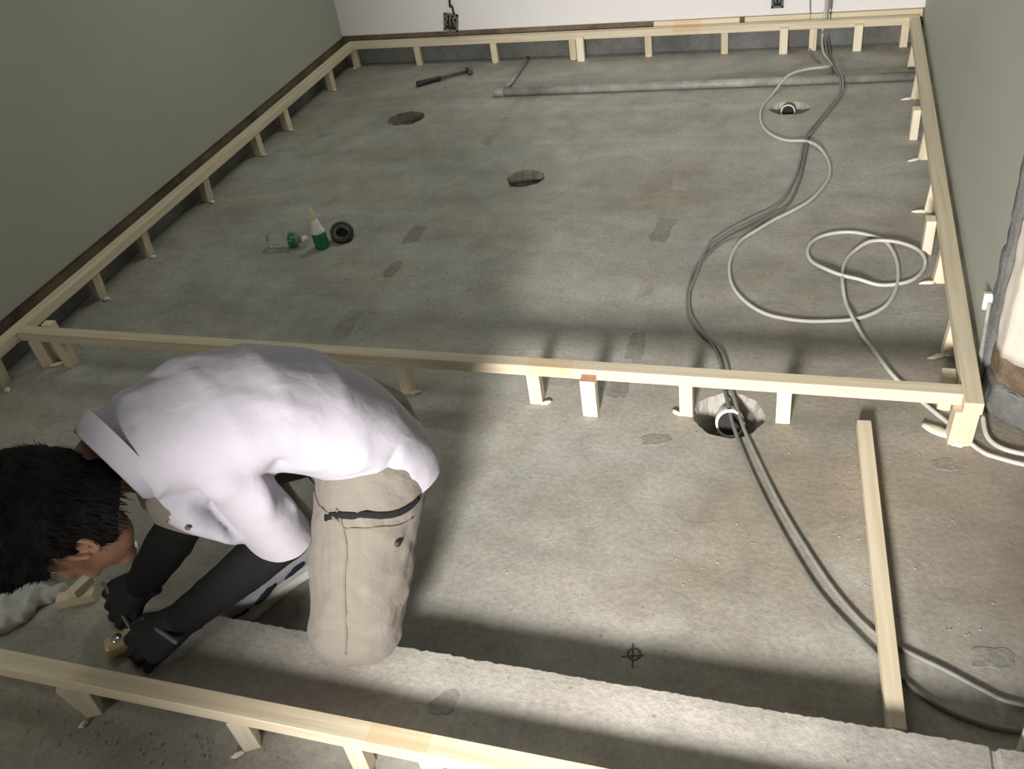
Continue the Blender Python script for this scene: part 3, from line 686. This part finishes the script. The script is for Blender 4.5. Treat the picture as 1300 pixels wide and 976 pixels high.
# one continuous body
bm = bmesh.new()
ellipsoid(bm, hp(.020, -.012, 0), 0.0928, 0.1147, 0.1196, HR, 24)               # skull
ellipsoid(bm, hp(-.045, .030, 0), 0.0678, 0.0701, 0.0814, HR, 20)               # jaw
capsule(bm, hp(-.100, .072, 0), .022, hp(-.096, .066, .012), .022)        # chin
for s in (1, -1):
    ellipsoid(bm, hp(-.018, .062, .042 * s), .022, .018, .020, HR, 12)    # cheekbone
    capsule(bm, hp(.022, .077, .018 * s), .010, hp(.022, .070, .050 * s), .009)   # brow
    capsule(bm, hp(-.052, .055, .050 * s), .016, hp(-.01, .0, .066 * s), .014)
capsule(bm, hp(.012, .082, 0), .008, hp(-.030, .104, 0), .011)            # nose
for s in (1, -1): capsule(bm, hp(-.033, .092, .012 * s), .008, hp(-.036, .088, .010 * s), .007)
capsule(bm, hp(-.060, .086, -.018), .006, hp(-.060, .086, .018), .006)    # lips
capsule(bm, hp(-.070, .084, -.015), .0065, hp(-.070, .084, .015), .0065)
chain(bm, [(hp(-.03, -.03, 0), .056), (NKB, .060), (NKB + V((.06, .03, -.03)), .060)])
chain(bm, [(NKB + V((.06, .03, -.03)), .06), (V((1.50, -.85, .56)), .085), (V((1.58, -.78, .50)), .065), (PEL, .09)])
chain(bm, [(NKB + V((.06, .03, -.03)), .05), (SHL, .042), (ELL, .036), (WRL, .028)])
chain(bm, [(NKB + V((.04, .04, -.03)), .05), (SHR, .042), (ELR, .036), (WRR, .028)])
chain(bm, [(PEL, .09), (HIPL, .075), (KNL, .045), (ANL, .034), (TOEL, .024)])
chain(bm, [(PEL, .09), (HIPR, .075), (KNR, .045), (ANR, .034), (TOER + V((.03, .05, .01)), .022)])
bm = fuse(bm, .0065, 3)
body = finish('body', bm, M_skin, man, True)
body.location = -V(man.location)
def kid(name, bm, mat, parent=man, smooth=True, mats=None):
    o = finish(name, bm, mat, parent, smooth, mats)
    if parent is man: o.location = -V(man.location)
    return o
# ears, eyes
for s in (1, -1):
    bm = bmesh.new(); E0 = hp(-.034, -.028, .073 * s)
    ov = [E0 + crown * (.034 * math.sin(t)) * (1 if math.sin(t) > 0 else .9) + face * (-.006 - .017 * math.cos(t)) + hleft * s * (.010 - .006 * math.cos(t)) for t in [math.radians(a) for a in range(-100, 221, 20)]]
    tube(bm, ov, lambda t: .0055 + .0015 * math.sin(t * 3), 8, 2)
    ellipsoid(bm, E0 + face * -.004 + hleft * s * .003, .006, .016, .028, HR, 12)
    ellipsoid(bm, E0 - crown * .028 + face * .006 + hleft * s * .004, .007, .009, .010, HR, 10)
    bm = fuse(bm, .0032, 2); kid('ear', bm, M_skin)
    bm = bmesh.new(); ellipsoid(bm, hp(.006, .066, .031 * s), .013, .012, .008, HR, 12); kid('eye', bm, M_whiteP)
# hair: thick short cap with ragged edge
bm = bmesh.new()
ellipsoid(bm, hp(.032, -.022, 0), 0.1210, 0.1422, 0.1422, HR, 36)
ellipsoid(bm, hp(.075, .050, 0), 0.0952, 0.0694, 0.0762, HR, 24)
ellipsoid(bm, hp(-.045, -.050, 0), 0.0952, 0.0762, 0.0896, HR, 24)
bm = fuse(bm, .006, 3)
def hairfn(p):
    q = p - HD
    return .007 * noise.noise(p * 38) + .004 * noise.noise(V((q.dot(hleft) * 120, q.dot(face) * 50, q.dot(crown) * 120)))
displace(bm, hairfn)
def inface(p):
    q = p - HD; c, f, l = q.dot(crown), q.dot(face), abs(q.dot(hleft))
    return (f > .050 + .02 * noise.noise(p * 60) and c < .060) or (c < .010 + .008 * noise.noise(p * 60) and f > -.030 and l > .045) or c < -.105
bmesh.ops.delete(bm, geom=[f for f in bm.faces if inface(f.calc_center_median())], context='FACES')
hair = kid('hair', bm, M_hair)
# tufts along the hairline and crown
bm = bmesh.new(); rnd = random.Random(3); hv = [v.co.copy() for v in hair.data.vertices]; hn = [v.normal.copy() for v in hair.data.vertices]
for k in range(4200):
    i = rnd.randrange(len(hv)); p, n = hv[i], hn[i]; q = p - HD
    flow = (face * .9 + crown * .35 if q.dot(crown) > .02 else -crown * .8 + face * .3); flow = (flow - n * flow.dot(n))
    if flow.length < 1e-3: continue
    flow.normalize(); ln = rnd.uniform(.014, .032)
    side = n.cross(flow) * rnd.uniform(.0007, .0013); tip = p + flow * ln + n * rnd.uniform(.000, .004) + side * rnd.uniform(-3, 3)
    mid = p + flow * ln * .5 + n * .003
    a, b, c, d, e = [bm.verts.new(x) for x in (p - side, p + side, mid + side * .9, mid - side * .9, tip)]
    bm.faces.new((a, b, c, d)); bm.faces.new((d, c, e))
o = finish('hair_tufts', bm, M_hair, hair); o['kind'] = 'stuff'

# ---- shirt
def sect(c, l, t, w, du, dv):
    c, t = V(c), V(t).normalized(); l = V(l).normalized(); n = t.cross(l).normalized()
    if n.z < 0: n = -n
    return (c, l * w, n * du, n * dv)
S = [((1.715, -.675, .320), (.90, -.43, 0), .175, .105, .12), ((1.705, -.685, .385), (.88, -.47, 0), .178, .115, .12),
     ((1.670, -.710, .470), (.84, -.54, 0), .174, .120, .12), ((1.615, -.750, .555), (.78, -.62, 0), .172, .120, .13),
     ((1.550, -.805, .602), (.80, -.60, 0), .172, .118, .13), ((1.475, -.860, .610), (.83, -.55, 0), .185, .112, .12),
     ((1.415, -.905, .600), (.85, -.52, 0), .180, .100, .13), ((1.360, -.950, .588), (.86, -.50, 0), .150, .098, .11),
     ((1.325, -.990, .584), (.88, -.46, 0), .122, .098, .10), ((1.295, -1.045, .580), (.88, -.46, 0), .100, .09, .09)]
bm = bmesh.new(); P_ = [V(s[0]) for s in S]; secs = []
for i, s in enumerate(S):
    t = P_[min(i + 1, len(P_) - 1)] - P_[max(i - 1, 0)]
    secs.append(sect(s[0], s[1], t, s[2], s[3], s[4]))
rings(bm, secs, 32)
chain(bm, [(V((1.40, -.93, .58)), .075), (SHL, .070)])
chain(bm, [(V((1.40, -.90, .59)), .075), (SHR, .066)])
def sleeve(sh, el, ln, w0, w1, d0, d1, out):
    ax = (el - sh).normalized(); l = (V(out) - ax * V(out).dot(ax)).normalized(); n = ax.cross(l)
    rings(bm, [(sh - ax * .03, l * w0 * .7, n * d0 * .8), (sh + ax * .02, l * w0, n * d0), (sh + ax * ln * .55, l * (w0 * .4 + w1 * .6), n * (d0 * .5 + d1 * .5)), (sh + ax * ln, l * w1, n * d1), (sh + ax * (ln + .03), l * w1, n * d1)], 24)
    return sh + ax * ln, ax
CL, axL = sleeve(SHL, ELL + V((.004, -.014, 0)), .225, .078, .098, .056, .066, (.75, -.35, 0))
CR, axR = sleeve(SHR, ELR, .20, .072, .085, .062, .070, (.8, -.5, 0))
# front of the shirt hanging down under the chest
rings(bm, [(V((1.36, -.955, .53)), V((.10, -.075, 0)), V((.04, .05, .02))), (V((1.37, -.94, .45)), V((.13, -.09, 0)), V((.032, .042, 0))), (V((1.41, -.92, .39)), V((.12, -.08, 0)), V((.02, .028, 0))), (V((1.43, -.92, .355)), V((.08, -.055, 0)), V((.012, .018, 0)))], 24)
bm = fuse(bm, .008, 5)
cut_away(bm, CL, axL, CL + axL * .02, .135)
cut_away(bm, CR, axR, CR + axR * .02, .12)
hem_n = V((.12, .05, -1.0)); HEM = V((1.72, -.73, .350))
cut_away(bm, HEM, hem_n, HEM + hem_n * .03, .30)
ncut = V((-.47, -.87, -.09)).normalized(); CC = V((1.322, -.998, .592)); cut_away(bm, CC - ncut * .012, ncut, CC + ncut * .02, .15)
def wr(p):
    d = 0
    d += fold(p, (1.86, -.80, .50), (1.72, -.88, .49), .016, .015)
    d += fold(p, (1.88, -.77, .45), (1.74, -.90, .44), .013, -.013)
    d += fold(p, (1.90, -.74, .42), (1.77, -.88, .405), .014, .007)
    d += fold(p, (1.93, -.70, .45), (1.83, -.84, .46), .012, -.011)
    d += fold(p, (1.80, -.82, .55), (1.66, -.92, .50), .018, .007)
    d += fold(p, (1.56, -.94, .64), (1.63, -.98, .47), .017, .022)            # ridge over the sleeve
    d += fold(p, (1.62, -.90, .64), (1.66, -.94, .49), .020, -.018)           # armhole crease
    d += fold(p, (1.50, -1.02, .58), (1.56, -1.03, .42), .016, -.008)
    d += fold(p, (1.49, -1.00, .46), (1.55, -1.02, .37), .014, .009)
    d += fold(p, (1.36, -.86, .70), (1.26, -.86, .645), .013, -.011)
    d += fold(p, (1.37, -.90, .69), (1.30, -.91, .66), .011, .008)
    d += fold(p, (1.80, -.86, .41), (1.60, -.97, .43), .010, .006) + fold(p, (1.78, -.88, .45), (1.66, -.95, .44), .009, -.010)
    d += fold(p, (1.83, -.80, .56), (1.74, -.88, .47), .012, .010) + fold(p, (1.86, -.74, .53), (1.80, -.84, .44), .010, -.010)
    d += fold(p, (1.60, -.93, .55), (1.57, -.96, .40), .012, -.010) + fold(p, (1.64, -.90, .50), (1.62, -.93, .38), .012, .010)
    d += fold(p, (1.52, -1.0, .56), (1.44, -1.05, .50), .012, -.009) + fold(p, (1.47, -1.02, .60), (1.41, -1.06, .52), .010, .008)
    d += fold(p, (1.26, -.84, .66), (1.42, -.86, .70), .014, -.010) + fold(p, (1.30, -.80, .66), (1.50, -.80, .72), .018, .007)
    d += fold(p, (1.40, -.97, .68), (1.36, -1.02, .62), .010, -.008) + fold(p, (1.56, -.90, .70), (1.70, -.86, .64), .02, .006)
    d += fold(p, (1.42, -.98, .64), (1.39, -1.03, .58), .013, -.009)
    d += .003 * noise.noise(V((p.x * 9, p.y * 9, p.z * 9))) + .0012 * noise.noise(p * 28)
    return d
displace(bm, wr)
bmesh.ops.smooth_vert(bm, verts=bm.verts, factor=.3, use_axis_x=True, use_axis_y=True, use_axis_z=True)
bmesh.ops.recalc_face_normals(bm, faces=bm.faces)
shirt = kid('shirt', bm, M_shirt)
# collar: stand-up band round the neck opening
ct, ca, cb = frame_of(ncut, (0, 0, 1)); bm = bmesh.new(); R = []
cn = 40
def collar_pt(th, k):
    prof = [(.124, -.034), (.118, -.016), (.108, .004), (.101, .013), (.095, .011), (.094, -.014)][k]
    r, h_ = prof; gap = 1.0
    return CC + (ca * math.cos(th) * 1.02 + cb * math.sin(th) * .86) * r * gap + ct * (h_ + .012 * (math.sin(th)))
for j in range(cn):
    th = math.radians(-66) + math.radians(312) * j / (cn - 1)
    R.append([bm.verts.new(collar_pt(th, k)) for k in range(6)])
for a, b in zip(R[:-1], R[1:]):
    for k in range(5): bm.faces.new((a[k], a[k + 1], b[k + 1], b[k]))
kid('collar', bm, M_shirt, shirt)
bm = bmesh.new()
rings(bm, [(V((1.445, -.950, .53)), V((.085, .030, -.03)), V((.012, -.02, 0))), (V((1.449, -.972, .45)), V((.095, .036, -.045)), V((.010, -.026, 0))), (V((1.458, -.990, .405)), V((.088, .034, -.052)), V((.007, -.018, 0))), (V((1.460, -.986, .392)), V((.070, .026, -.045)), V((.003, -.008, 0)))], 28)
tag(kid('shaded_shirt_front', bm, M_shirt_shade, shirt), 'hanging front of the white shirt, its shade painted drab khaki')  # hanging shirt front, with its shade put into the cloth colour
# breast label and buttonhole specks
bm = bmesh.new(); ellipsoid(bm, (1.475, -1.045, .475), .007, .004, .005, None, 8); tag(kid('logo_tag', bm, M_mark, shirt), 'small dark tag at the chest')

# ---- trousers
bm = bmesh.new()
chain(bm, [(PEL + V((.02, .01, .0)), .135), (HIPL, .118)]); chain(bm, [(PEL, .13), (HIPR, .112)])
capsule(bm, PEL, .12, V((1.62, -.72, .47)), .10)
def leg_rings(secs):
    for i, (c, r, rb) in enumerate(secs): pass
    P = [V(s[0]) for s in secs]; out = []
    for i, s in enumerate(secs):
        t, a, b = frame_of(P[min(i + 1, len(P) - 1)] - P[max(i - 1, 0)]); out.append((P[i], a * s[1], b * s[2]))
    rings(bm, out, 24)
leg_rings([(HIPL + V((.01, .02, .05)), .105, .11), (HIPL, .122, .118), (HIPL.lerp(KNL, .35), .118, .114), (HIPL.lerp(KNL, .7) + V((.012, 0, 0)), .108, .104), (KNL + V((.022, 0, .01)), .098, .086)])
capsule(bm, KNL + V((-.006, 0, 0)), .081, KNL + V((.040, .006, -.002)), .078)
chain(bm, [(KNL, .079), (KNL.lerp(ANL, .45) + V((0, 0, -.015)), .070), (ANL, .060)])
leg_rings([(HIPR, .112, .112), (HIPR.lerp(KNR, .5), .098, .10), (KNR, .076, .08)])
chain(bm, [(KNR, .076), (KNR.lerp(ANR, .5), .070), (ANR + V((0, 0, .02)), .066)])
bm = fuse(bm, .008, 4)
cut_away(bm, ANR + V((0, 0, .03)), (0, 0, -1), ANR, .085)
def wt(p):
    d = .004 * noise.noise(p * 11) + .002 * noise.noise(p * 34)
    q = (p - HIPL).dot((KNL - HIPL).normalized())
    if p.y < -.68 and p.x > 1.58:
        d += 0.0016 * math.sin((p.x * 1.9 + p.z * 1.2 + .15 * noise.noise(p * 7)) * 88) * max(0, math.sin(min(1, max(0, q / .36)) * math.pi))
    d += fold(p, (1.76, -1.0, .36), (1.71, -1.04, .25), .012, .007) + fold(p, (1.90, -.86, .36), (1.82, -1.02, .30), .010, -.006)
    for k in range(6):          # slanting pulls across the thigh
        z_ = .335 - .036 * k; x_ = 1.70 + .008 * (k % 3)
        d += fold(p, (x_ - .05, -.86 - .035 * k, z_ + .02), (x_ + .05, -.93 - .03 * k, z_ - .065), .0075, .0068) + fold(p, (1.87 - .004 * k, -.82 - .03 * k, z_ + .01), (1.79, -.95 - .025 * k, z_ - .04), .0075, .0068 * (1 if k % 2 else -1))
    d += fold(p, (1.92, -.84, .31), (1.83, -1.02, .23), .010, .006) + fold(p, (1.88, -.92, .24), (1.80, -1.05, .17), .010, -.005)
    return d
displace(bm, wt)
for v in bm.verts:
    floor_z = .0865 if v.co.y < -.955 else .001
    if v.co.z < floor_z: v.co.z = floor_z + .0005
bmesh.ops.recalc_face_normals(bm, faces=bm.faces)
tb = BVHTree.FromBMesh(bm)
trous = kid('trousers', bm, M_trous)
def on(p, lift=.002):
    co, n, i, d = tb.find_nearest(V(p)); 
    return co + n * lift, n
def strip(pts, wd, lift=.002, th=.003):
    b = bmesh.new(); P = [on(p, lift) for p in catmull(pts, 6)]; secs = []
    for q in range(6): P = [P[0]] + [((P[i - 1][0] + P[i][0] * 2 + P[i + 1][0]) * .25, (P[i - 1][1] + P[i][1] + P[i + 1][1]).normalized()) for i in range(1, len(P) - 1)] + [P[-1]]
    P = [(on(c, lift)[0], n) for c, n in P]
    for i, (c, n) in enumerate(P):
        t = (P[min(i + 1, len(P) - 1)][0] - P[max(i - 1, 0)][0]).normalized(); s = n.cross(t).normalized()
        secs.append((c, s * wd, n * th))
    rings(b, secs, 8); return b
zp = kid('pocket_zip', strip([(1.714, -.870, .36), (1.79, -.845, .366), (1.864, -.798, .366)], .0075, .002, .0016), M_arm, trous); tag(zp, 'black pocket zip')
co_, no_ = on((1.829, -.893, .33)); b_ = bmesh.new(); lathe(b_, [(.0075, -.002), (.0085, .002), (.006, .005), (.001, .0055)], co_, no_, 12); tag(kid('pocket_button', b_, M_black, trous), 'dark pocket button')
for pts in ([(1.722, -.862, .37), (1.744, -.880, .35), (1.744, -.92, .29), (1.742, -.97, .23), (1.745, -1.02, .17)], [(1.744, -.88, .352), (1.79, -.868, .345), (1.85, -.835, .345)],
            [(1.640, -.83, .39), (1.70, -.86, .372), (1.744, -.880, .35)]):
    kid('seam', strip(pts, .0028, .0012, .0018), M_seam, trous)


# ---- arms: black knitted sleeves running into black work gloves
def arm(el, wr_, sh):
    b = bmesh.new()
    chain(b, [(sh.lerp(el, .45), .054), (el, .052), (el.lerp(wr_, .35), .053), (wr_, .040)])
    b = fuse(b, .006, 3); displace(b, lambda p: .003 * noise.noise(p * 30)); return b
kid('arm_sleeve', arm(ELL, WRL, SHL), M_arm); kid('arm_sleeve', arm(ELR, WRR, SHR), M_arm)
def hand(wr_, palm, knuck, side, fingers, thumb):
    """palm slab from wrist to knuckles, four bent fingers, thumb from the side of the palm"""
    b = bmesh.new(); ax = (knuck - wr_).normalized(); side = (side - ax * side.dot(ax)).normalized(); n = ax.cross(side)
    rings(b, [(wr_ - ax * .025, side * .043, n * .038), (wr_, side * .040, n * .032), (wr_.lerp(knuck, .35), side * .047, n * .026), (wr_.lerp(knuck, .75), side * .053, n * .023), (knuck, side * .052, n * .020), (knuck + ax * .010, side * .043, n * .012)], 20)
    for pts in fingers: chain(b, pts, 10)
    chain(b, thumb, 10)
    return fuse(b, .0032, 2)
def fingers_for(knuck, side, ax, down, curl, lens, r=.0128):
    out = []
    for k, L_ in enumerate(lens):
        o_ = knuck + side * (.040 - .0265 * k) - ax * (.004 * abs(k - 1.2)); p = [(o_ - ax * .012, r * 1.05)]; d = ax.copy(); q = o_
        for j, (f, c) in enumerate(zip((.45, .32, .25), curl)):
            d = (d * math.cos(c) + down * math.sin(c)).normalized(); dn = (down * math.cos(c) - ax * math.sin(c))
            q = q + d * L_ * f; p.append((q, r * (1 - .08 * (j + 1))))
        out.append(p)
    return out
# left hand holds the gold tape measure against the kerb
kn = V((1.272, -1.118, .142)); ax = (kn - WRL).normalized(); sd = V((.40, -.30, .85)).cross(ax).normalized(); dn = ax.cross(sd)
if dn.z > 0: dn = -dn
fl = fingers_for(kn, -sd, ax, dn, (.55, 1.05, 1.35), (.088, .098, .093, .075))
th_ = [(WRL.lerp(kn, .30) - sd * .026, .0155), (WRL.lerp(kn, .72) - sd * .052 + dn * .012, .0145), (WRL.lerp(kn, 1.05) - sd * .058 + dn * .028, .013)]
kid('glove', hand(WRL, None, kn, sd, fl, th_), M_glove)
kn2 = V((1.135, -1.030, .150)); ax2 = (kn2 - WRR).normalized(); sd2 = V((.40, -.30, .85)).cross(ax2).normalized(); dn2 = ax2.cross(sd2)
if dn2.z > 0: dn2 = -dn2
fl2 = fingers_for(kn2, sd2, ax2, dn2, (.65, 1.0, 1.1), (.086, .096, .091, .074))
th2 = [(WRR.lerp(kn2, .30) + sd2 * .026, .0155), (WRR.lerp(kn2, .75) + sd2 * .054 + dn2 * .010, .0145), (WRR.lerp(kn2, 1.1) + sd2 * .058 + dn2 * .030, .013)]
kid('glove', hand(WRR, None, kn2, sd2, fl2, th2), M_glove)

# ---- shoes
def shoe(heel, toe, zb, name='shoe'):
    d = V((toe[0] - heel[0], toe[1] - heel[1], 0)); L_ = d.length; d.normalize(); s = V((-d.y, d.x, 0)); H = V((heel[0], heel[1], zb))
    b = bmesh.new()
    pr = [(-.01, .030, .050, .028), (.02, .038, .075, .034), (.07, .037, .085, .036), (.12, .038, .068, .038), (.17, .046, .050, .046), (.22, .047, .038, .047), (.26, .036, .028, .036), (.285, .015, .016, .016)]
    f = L_ / .275
    rings(b, [(H + d * x * f + V((0, 0, .022 + h_ * .42)), s * w_, V((0, 0, h_ * .58)), V((0, 0, h_ * .42))) for x, w_, h_, _ in pr], 20)
    up_ = kid(name, fuse(b, .005, 3), M_shoe)
    b = bmesh.new(); n = 12; prof = [(-.015, .026), (.01, .037), (.08, .036), (.14, .042), (.20, .050), (.25, .043), (.285, .020)]
    lo, hi = [], []
    pts = [(x, w_) for x, w_ in prof] + [(x, -w_) for x, w_ in reversed(prof)]
    for x, w_ in pts:
        lo.append(b.verts.new(H + d * x * f + s * w_)); hi.append(b.verts.new(H + d * x * f + s * w_ * 1.02 + V((0, 0, .026 + (.01 if x > .26 else 0)))))
    for k in range(len(lo)): b.faces.new((lo[k], lo[(k + 1) % len(lo)], hi[(k + 1) % len(lo)], hi[k]))
    b.faces.new(lo); b.faces.new(hi); kid('sole', b, M_whiteP, up_, False)
    bb = bmesh.new(); bb.from_mesh(up_.data); tr = BVHTree.FromBMesh(bb); bb.free()
    for a_, c_, wd in (((.05, .055), (.10, .030), .013), ((.12, .050), (.19, .034), .011), ((.20, .030), (.27, .020), .016)):
        for sg in (1, -1):
            q = bmesh.new(); secs = []
            for t in range(7):
                x = (a_[0] + (c_[0] - a_[0]) * t / 6) * f; z = a_[1] + (c_[1] - a_[1]) * t / 6
                co, nn, i_, dd = tr.find_nearest(H + d * x + s * sg * .08 + V((0, 0, z)))
                secs.append((co, nn.cross(d).normalized() * wd * math.sin(math.pi * (.12 + .76 * t / 6)), nn * .0025))
            rings(q, secs, 8); kid('shoe_panel', q, M_shoeN, up_)
    q = bmesh.new()
    for k in range(4):
        x = (.115 + .024 * k) * f
        ra_ = []
        for t in range(7):
            co, nn, i_, dd = tr.find_nearest(H + d * (x + .006 * (t % 2)) + s * (-.030 + .01 * t) + V((0, 0, .13)))
            ra_.append(co + nn * .002)
        tube(q, ra_, .0028, 6, 2)
    kid('laces', q, M_whiteP, up_)
    return up_
tag(shoe((1.468, -.705), (1.305, -.955), 0), 'grey trainer with navy panels')
shoe((1.635, -.68), (1.59, -.47), 0)

# neck cord with a small clip hanging under the collar
bm = bmesh.new(); tube(bm, [(1.352, -1.075, .545), (1.345, -1.068, .50), (1.343, -1.066, .46), (1.350, -1.066, .425), (1.333, -1.064, .43), (1.328, -1.064, .455)], .0035, 8, 4)
cord = kid('neck_cord', bm, M_hem)
bm = bmesh.new(); lathe(bm, [(.004, 0), (.0065, .002), (.0065, .016), (.004, .018)], (1.328, -1.064, .448), (0.1, 0, 1), 10); kid('clip', bm, M_chrome, cord)

# ---- what he holds
bm = bmesh.new(); lathe(bm, [(.0012, 0), (.0045, .014), (.0045, .15), (.002, .152)], (1.206, -1.080, .108), (V((1.112, -1.015, .185)) - V((1.206, -1.080, .108))), 8)
tag(finish('pencil', bm, M_graphite, None, True), 'grey pencil held upright in the right glove', 'pencil')
bm = bmesh.new(); lathe(bm, [(.0045, 0), (.0055, .004), (.0055, .118), (.0045, .122)], (1.252, -1.075, .175), (V((1.360, -1.112, .172)) - V((1.252, -1.075, .175))), 8)
tag(finish('marker_pen', bm, M_graphite, None, True), 'grey pen lying across the back of the left glove', 'pen')
tm = thing('tape_measure', 'small gold tape measure held by the left glove above the kerb', 'tape measure', (1.192, -1.098, .092)); tm.rotation_euler = (0, 0, .75)
bm = bmesh.new(); box(bm, -.042, .042, -.021, .021, -.0, .040, .008); finish('case', bm, plain('brass_case', (0.55, 0.44, 0.24), .35, .3, bstr=0), tm, False)
bm = bmesh.new(); lathe(bm, [(.012, 0), (.012, .002), (.001, .0025)], (-.012, 0, .0395), (0, 0, 1), 16); finish('case_badge', bm, M_chrome, tm, True)
